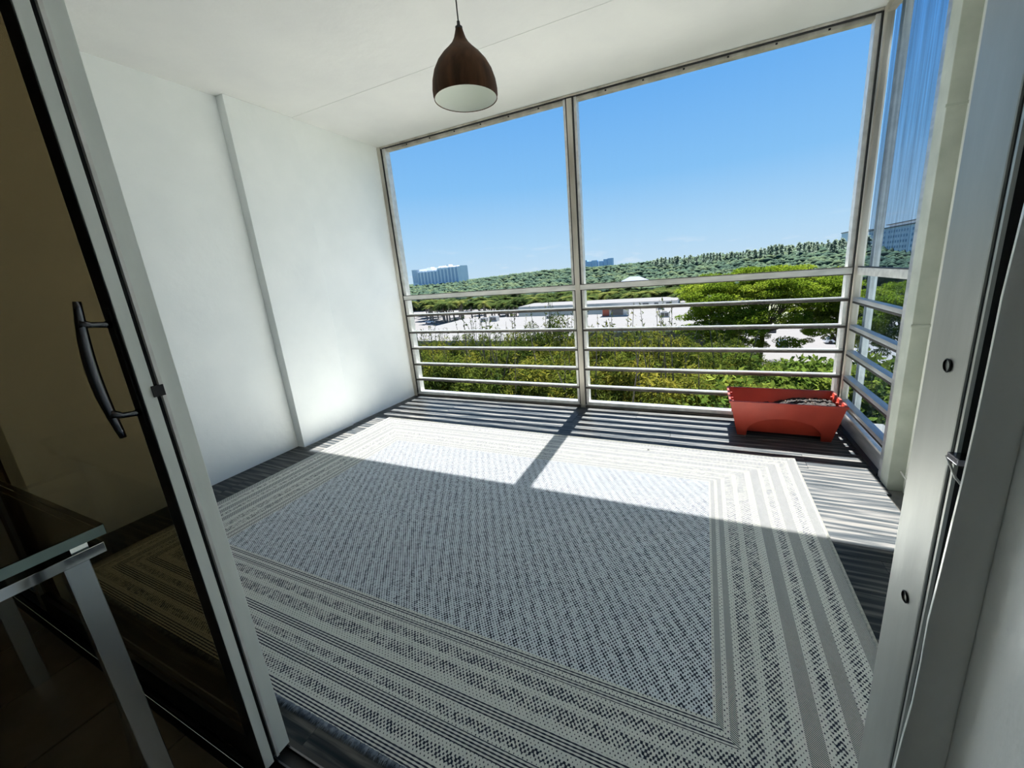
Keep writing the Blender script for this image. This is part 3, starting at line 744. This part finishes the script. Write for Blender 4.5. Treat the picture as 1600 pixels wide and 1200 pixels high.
def place(protos, spots, label, cat, group):
    """protos: list of tree roots; first use moves the root itself, later uses copy it"""
    for i, (x, y, top, h0, sxy) in enumerate(spots):
        p = protos[i % len(protos)]; s = (top-GZ)/h0
        o = p if i < len(protos) else copy_tree(p)
        o.location = (x, y, GZ); o.rotation_euler = (0, 0, random.uniform(0, 6.28)); o.scale = (s*sxy, s*sxy, s)
        tag(o, label(x, y, top) if callable(label) else label, cat, group)
# near feathery trees just below the railing
spots = []
for yy, n_, x0, x1, top in ((13.0,9,-14,3.2,-1.9),(17.5,9,-19,4,-2.6),(23,9,-24,5,-3.6),(30,9,-30,6,-5.0),(39,9,-38,6,-7.0),(49,8,-46,5,-9.0)):
    for i in range(n_):
        x = x0+(x1-x0)*(i+.5)/n_ + random.uniform(-.7,.7)
        spots.append((x, yy+random.uniform(-1.2,1.2), top+random.uniform(-.5,.35), 13.0, 1.15 if yy < 35 else 1.5))
for sp_ in ((-5.7,18,-.9),(-4.4,17,-1.5),(-12.9,20.5,-2.4),(-8.6,19,-2.0),(-.9,15.5,-1.1),(1.0,16.2,-1.6),(-2.4,15.2,-1.5)): spots.append((*sp_, 13.0, .75))
place([proto_objs('feathery', 'feathery_tree') for _ in range(3)], spots, lambda x, y, t: 'olive feathery tree, %s, %s' % ('front row below the railing' if y < 15.5 else 'second row below the railing' if y < 20.5 else 'middle of the stand' if y < 34 else 'back row before the white roofs', zone(x, y)), 'tree', 'feathery trees below the railing')
spots = []
for yy, n_, x0, x1, top in ((11.5,5,4.2,15,-2.9),(16,5,4,19,-3.8),(22,5,5,23,-5.0),(29,5,5.5,24,-7.0),(38,4,6,25,-9.6)):
    for i in range(n_):
        x = x0+(x1-x0)*(i+.5)/n_ + random.uniform(-.6,.6)
        spots.append((x, yy+random.uniform(-1,1), top+random.uniform(-.5,.3), 9.9, 1.1))
place([proto_objs('leafy', 'leafy_tree') for _ in range(2)], spots, lambda x, y, t: 'fresh green broad-leaved tree, %s, %s' % ('just below the railing' if y < 14 else 'second row out' if y < 25 else 'towards the car park', zone(x, y)), 'tree', 'broad-leaved trees below the railing')
t = proto_objs('spreading', 'spreading_tree'); t.location = (11.5, 70, GZ); t.scale = (1.03,.9,1.04)
tag(t, 'huge lime green umbrella-crowned tree shading the car park', 'tree')
t4 = copy_tree(t, loc=(7.6, 66.5, GZ), rot=.5, scale=(.42,.40,.60)); tag(t4, 'added lower crown standing in for dark shade under the left side of the huge umbrella tree', 'tree')  # added crown, stands in for the dark shade below the big tree
t5 = copy_tree(t, loc=(22.5, 70, GZ), rot=2.1, scale=(.50,.45,.72)); tag(t5, 'lower lime green tree under the right side of the huge umbrella tree', 'tree')
t2 = copy_tree(t, loc=(27.5, 62, GZ), rot=1.2, scale=(.62,.62,.86)); tag(t2, 'lime green spreading tree right of the huge one, by the corner post', 'tree')
t3 = copy_tree(t, loc=(34, 54, GZ), rot=2.4, scale=(.75,.75,.84)); tag(t3, 'lime green spreading tree seen through the side screen', 'tree')
# palms
spots = []
for i in range(150):
    yy = random.uniform(134, 222) if i > 50 else random.uniform(133,150); sl = random.uniform(-.92, .02) if i > 50 else random.uniform(-.60,.0); x = 2.8+sl*(yy+3)
    spots.append((x, yy, -8.0+random.uniform(-1.6,1.4), 9.0, 1.5))
for (x, yy) in ((-112,150),(-107,146),(-101,149),(-96,143),(-90,147),(-120,152),(-104,140),(-84,142),(-64,137),(-72,140),(-55,133),(-50,131),(-44,134),(-36,130),(-14,135),(-8,133),(0,136),(-3,128)):
    spots.append((x, yy, -7.2+random.uniform(-.5,1.0), 9.0, 1.6))
place([proto_objs('palm', 'palm_tree') for _ in range(3)], spots, lambda x, y, t: 'palm tree %s, %s' % ('close behind the white roofs' if y < 156 else 'deep in the palm belt', zone(x, y)), 'tree', 'palms behind the white roofs')
# forest: countable nearest crowns
def ridge(sl): return float(np.interp(sl, [-.95,-.74,-.66,-.52,-.40,-.25,-.12,0,.13,.26,.5], [.0,.6,1.6,4.0,6.0,5.4,5.8,6.6,7.2,7.2,7.2]))
spots = []
for k in range(60):      # bushy trees mixed in with the palms
    yy = random.uniform(150, 212); sl = random.uniform(-.62,.12); x = 2.8+sl*(yy+3); spots.append((x, yy, -9.0+random.uniform(-1.5,.8), 10.5, .95))
fr = rng.uniform(0,1,270)
for k in range(235):
    yy = 215+135*fr[k]; sl = random.uniform(-.95,.46); x = 2.8+sl*(yy+3)
    base = -9.5 + (ridge(sl)+6)*((yy-215)/165)**1.1*.9
    spots.append((x, yy, base+random.uniform(-1,1), 10.5, 1.0))
place([proto_objs('forest', 'forest_tree') for _ in range(4)], spots, lambda x, y, t: 'dark green crown %s, %s' % ('among the palms' if y < 213 else 'at the forest edge' if y < 270 else 'back in the forest', zone(x, y)), 'tree', 'nearer forest crowns')
# far canopy: nobody could count it
ico = bmesh.new(); bmesh.ops.create_icosphere(ico, subdivisions=1, radius=1); ico.verts.ensure_lookup_table()
iv = np.array([v.co[:] for v in ico.verts]); ifc = np.array([[v.index for v in f.verts] for f in ico.faces]); ico.free()
n = 24000; yy = 205+rng.uniform(0,1,n)**1.9*1500; sl = rng.uniform(-1.0,.52,n); xx = 2.8+sl*(yy+3)
rd = np.array([ridge(s_) for s_ in sl]); tfac = np.clip((yy-212)/170, 0, 1)
zz = np.where(yy < 385, -10.5+(rd+8)*tfac**1.1, rd-2.5) + rng.uniform(-1.2,1.2,n)
R_c = (2.0+yy*.0035)*rng.uniform(.8,1.25,n)
zz -= R_c*.6
V = (iv[None]*(1+rng.uniform(-.22,.22,(n,len(iv),1)))*R_c[:,None,None]*np.array([1,1,.8]) + np.stack([xx,yy,zz],1)[:,None]).reshape(-1,3)
F = (ifc[None]+(np.arange(n)*len(iv))[:,None,None]).reshape(-1,3)
fc = link('forest_canopy', me_np('forest_canopy', V, F, M_leafE)if False else tris_mesh('forest_canopy', V, F), M_leafE); tag(fc, 'unbroken green forest canopy stretching to the horizon', 'forest', None, 'stuff')
# pines that stand proud on the right skyline
spots = []
for k in range(290):
    sl = random.uniform(-.12,.5); yy = random.uniform(330, 420); x = 2.8+sl*(yy+3); spots.append((x, yy, ridge(sl)+random.uniform(-2.6,.7)+ (1.4 if .12 < sl else 0), 20.0, random.uniform(.6,1.5)))
place([proto_objs('pine', 'pine_tree') for _ in range(2)], spots, lambda x, y, t: 'slim pine above the forest skyline, %s' % zone(x, y), 'tree', 'pines on the skyline')

# ---- low commercial buildings with white roofs
def bbox(par, name, x0, x1, y0, y1, z0, z1, m, bev=0): return box(name, x0, x1, y0, y1, z0, z1, m, par, bev)
b1 = thing('flat_roof_building', (-45,82,GZ), 'low building with a wide bare white flat roof, left of the mullion', 'building')
bbox(b1, 'wall', -66, -21, 63.5, 101, GZ, -11.4, M_gry); bbox(b1, 'roof', -67, -20.3, 62.5, 102, -11.4, -11.0, M_roof); bbox(b1, 'fascia', -67.1, -20.2, 62.3, 62.6, -11.9, -10.95, M_gry)
b2 = thing('flat_roof_building', (-8,95,GZ), 'low grey-walled building with a white flat roof, right of the mullion', 'building')
bbox(b2, 'wall', -20, 3.8, 75, 118, GZ, -11.4, M_gry); bbox(b2, 'roof', -20.3, 4.6, 74.4, 118, -11.4, -11.0, M_roof); bbox(b2, 'parapet', -20.3, 4.6, 74.2, 74.5, -11.5, -10.8, M_wht)
b3 = thing('parapet_building', (-30,122,GZ), 'long white building with a high parapet in front of the palms', 'building')
bbox(b3, 'wall', -54, -4, 114, 128, GZ, -9.2, M_wht); bbox(b3, 'roof', -54, -4, 114.2, 128, -9.25, -9.1, M_roof)
for k, (x0, x1) in enumerate(((-13.5,-11.8),(-10.2,-9.1),(-7.0,-5.6))): bbox(b3, 'window', x0, x1, 113.85, 114.0, -10.4, -9.5, M_dkw)
b4 = thing('flat_roof_building', (15,150,GZ), 'white flat roof seen past the left edge of the umbrella tree', 'building')
bbox(b4, 'wall', -3, 8, 119, 150, GZ, -10.6, M_wht); bbox(b4, 'roof', -3.4, 8.4, 118.6, 150, -10.6, -10.2, M_roof)
b5 = thing('roof_hut', (-19.5,98,-11), 'small rooftop hut with a red-brown panel and dark window', 'hut')
bbox(b5, 'wall', -21.5, -15, 97, 100, -11, -8.9, M_wht); bbox(b5, 'panel', -21.3, -19.6, 96.85, 97, -10.9, -9.3, M_brick); bbox(b5, 'window', -19.0, -16.0, 96.85, 97, -10.7, -9.3, M_dkw); bbox(b5, 'roof', -21.8, -14.7, 96.5, 100.3, -8.9, -8.7, M_roof)
def ac_unit(x, y, z, s, label):
    a = thing('air_conditioner', (x, y, z), label, 'air conditioner', 'rooftop air conditioners')
    box('casing', x-s, x+s, y-s*.6, y+s*.6, z, z+s*1.1, M_wht, a, .05); box('grille', x-s*.75, x-.05, y-s*.63, y-s*.6, z+s*.2, z+s*.9, M_dkw, a)
    box('grille', x+.05, x+s*.75, y-s*.63, y-s*.6, z+s*.2, z+s*.9, M_dkw, a)
    o = lathe('fan_ring', [(.01,0),(s*.42,0),(s*.45,.12),(s*.38,.12),(.01,.06)], M_gry, a, 20); o.location = (0,0,s*1.1)
for x, y, z, s, lb in ((-55,93,-11,1.0,'leftmost of the air conditioners on the wide left roof'),(-52,93.5,-11,1.3,'larger air conditioner second from the left on the wide left roof'),(-36,96,-11,.8,'small air conditioner in the middle of the left roof'),(-27,97,-11,.9,'air conditioner near the mullion on the left roof'),
    (-5.5,93,-11,1.1,'air conditioner alone in the middle of the right roof'),(-8,110,-11,.9,'air conditioner at the back of the right roof by the parapet')):
    ac_unit(x, y, z, s, 'white '+lb)
hs_ = thing('pitched_roof_house', (-33,222,GZ), 'house with a pale hipped roof among the palms', 'house')
bbox(hs_, 'wall', -39, -27, 217, 227, GZ, -7.0, M_wht)
V = [(-7.5,-6.5,0),(7.5,-6.5,0),(7.5,6.5,0),(-7.5,6.5,0),(-2.5,0,2.6),(2.5,0,2.6)]; o = raw('roof', V, [(0,1,5,4),(1,2,5),(2,3,4,5),(3,0,4),(0,3,2,1)], M_far, hs_); o.location = (0,0,10.0)

# ---- far left apartment block: long slab with vertical bays
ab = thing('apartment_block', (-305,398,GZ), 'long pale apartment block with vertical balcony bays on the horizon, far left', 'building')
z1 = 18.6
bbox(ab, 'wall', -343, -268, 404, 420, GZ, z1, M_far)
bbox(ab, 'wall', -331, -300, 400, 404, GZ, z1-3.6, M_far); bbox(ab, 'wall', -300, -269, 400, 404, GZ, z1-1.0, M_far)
for k in range(12):
    x = -330+k*5.2; top = z1-4.2 if x < -301 else z1-1.8 - (1.6 if x < -285 else 0)
    bay = bbox(ab, 'balcony_bay', x, x+2.5, 399.6, 400.0, GZ, top, M_fars)
    for f_ in range(9):
        o = box('railing', x-.05, x+2.55, 399.3, 399.6, 1.0+f_*1.75, 1.5+f_*1.75, M_farw, None); o.parent = bay; o.location = o.location-Vector(((x+x+2.5)/2, 399.8, (GZ+top)/2))
bbox(ab, 'penthouse', -300, -290, 404, 412, z1, z1+1.3, M_far); bbox(ab, 'penthouse', -318, -312, 404, 412, z1, z1+1.0, M_far); bbox(ab, 'stair_tower', -287, -283, 402, 410, z1, z1+2.0, M_far)
for k in range(9): bbox(ab, 'window', -343+.8+k*1.3, -343+1.5+k*1.3, 403.8, 404.0, 2, z1-.8, M_fars)
# hazy towers on the centre skyline
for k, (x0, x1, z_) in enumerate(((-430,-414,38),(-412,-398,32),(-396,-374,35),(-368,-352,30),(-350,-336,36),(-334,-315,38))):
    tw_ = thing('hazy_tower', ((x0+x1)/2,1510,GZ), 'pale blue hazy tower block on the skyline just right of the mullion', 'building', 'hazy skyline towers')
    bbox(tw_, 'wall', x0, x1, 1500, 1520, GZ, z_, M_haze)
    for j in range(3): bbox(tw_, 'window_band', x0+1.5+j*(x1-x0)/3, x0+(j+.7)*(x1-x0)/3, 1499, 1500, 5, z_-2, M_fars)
# right office block seen through the side screen
ob = thing('office_block', (120,318,GZ), 'long white office block with rows of small square windows seen through the side screen', 'building')
bbox(ob, 'wall', 108, 128, 262, 356, GZ, 12.0, M_far); bbox(ob, 'roof_slab', 107.4, 128.6, 261.4, 356.6, 12.0, 12.5, M_gry)
bbox(ob, 'penthouse', 112, 124, 280, 335, 12.5, 14.3, M_far); bbox(ob, 'penthouse_roof', 111, 125, 278, 337, 14.3, 14.7, M_gry)
wme = None
for f_ in range(5):
    for k in range(26):
        y_ = 265+k*3.5
        if wme is None:
            bm = bmesh.new(); add_box(bm, -.12,.12,-.85,.85,-.75,.75); wme = bpy.data.meshes.new('window'); bm.to_mesh(wme); bm.free(); wme.materials.append(M_farw)
        if k in (8, 17): continue
        o = bpy.data.objects.new('window', wme); C.objects.link(o); o.parent = ob; o.location = (108-.0-120, y_-318, 9.6-f_*3.1-GZ)
oc = thing('office_annex', (118,400,GZ), 'narrow white building end peeping out left of the corner post', 'building')
bbox(oc, 'wall', 106.5, 122, 392, 412, GZ, 14.2, M_far); bbox(oc, 'roof_slab', 106, 122.4, 391.6, 412.4, 14.2, 14.7, M_gry)
for f_ in range(4): bbox(oc, 'window', 109, 111, 391.9, 392.05, 9.3-f_*3.2, 10.8-f_*3.2, M_farw)

# ---- cars
def car(x, y, rot, body_m, label, group=None):
    c = thing('car', (x, y, GZ+.05), label, 'car', group); c.rotation_euler = (0,0,rot)
    xs = [-2.2,-2.1,-1.5,-1.0,-.2,.6,1.2,2.05,2.2]; V = []; F = []
    zt = [.62,.80,.92,.95,.95,.95,.90,.72,.55]
    for i, x_ in enumerate(xs):
        hw = .88 if abs(x_) < 2 else .78
        V += [(x_,-hw,.25),(x_,-hw*1.0,zt[i]*.85),(x_,-hw*.9,zt[i]),(x_,hw*.9,zt[i]),(x_,hw,zt[i]*.85),(x_,hw,.25)]
    for i in range(8):
        for k in range(6): k2 = (k+1) % 6; F.append((i*6+k, i*6+k2, (i+1)*6+k2, (i+1)*6+k))
    F.append(tuple(range(6))); F.append(tuple(48+k for k in range(6))[::-1]); raw('body', V, F, body_m, c)
    V = [(-1.75,-.76,.93),(1.0,-.78,.93),(1.0,.78,.93),(-1.75,.76,.93),(-1.25,-.62,1.40),(.25,-.62,1.42),(.25,.62,1.42),(-1.25,.62,1.40)]
    raw('cabin_glass', V, [(0,1,5,4),(1,2,6,5),(2,3,7,6),(3,0,4,7)], M_dkw, c)
    V = [(-1.3,-.64,1.39),(.3,-.64,1.41),(.3,.64,1.41),(-1.3,.64,1.39),(-1.15,-.55,1.45),(.1,-.55,1.47),(.1,.55,1.47),(-1.15,.55,1.45)]
    raw('roof_panel', V, [(0,1,5,4),(1,2,6,5),(2,3,7,6),(3,0,4,7),(4,5,6,7)], body_m, c)
    for wx_ in (-1.35, 1.35):
        for wy in (-.86, .86):
            o = lathe('wheel', [(.001,-.1),(.20,-.1),(.33,-.09),(.34,0),(.33,.09),(.20,.1),(.001,.1)], M_seal, c, 16); o.location = (wx_, wy, .34); o.rotation_euler = (PI/2,0,0)
P_w = mat('car_white', (.75,.76,.78), .25); P_d = mat('car_dark', (.03,.035,.045), .25); P_b = mat('car_blue', (.05,.09,.18), .25); P_s = mat('car_silver', (.42,.44,.46), .25, .6)
car(-112,139.5,.2, P_w, 'white car parked under the palms at the far left')
car(18.0,106,1.57, P_d, 'black car at the rear of the car park under the drooping branches')
car(13.5,89,1.5, P_s, 'silver car parked closest to the umbrella tree trunk')
car(17.5,87,1.5, P_b, 'dark blue car parked beside the silver one')
car(27.5,91,.05, P_w, 'white car at the right end of the car park by the corner post')
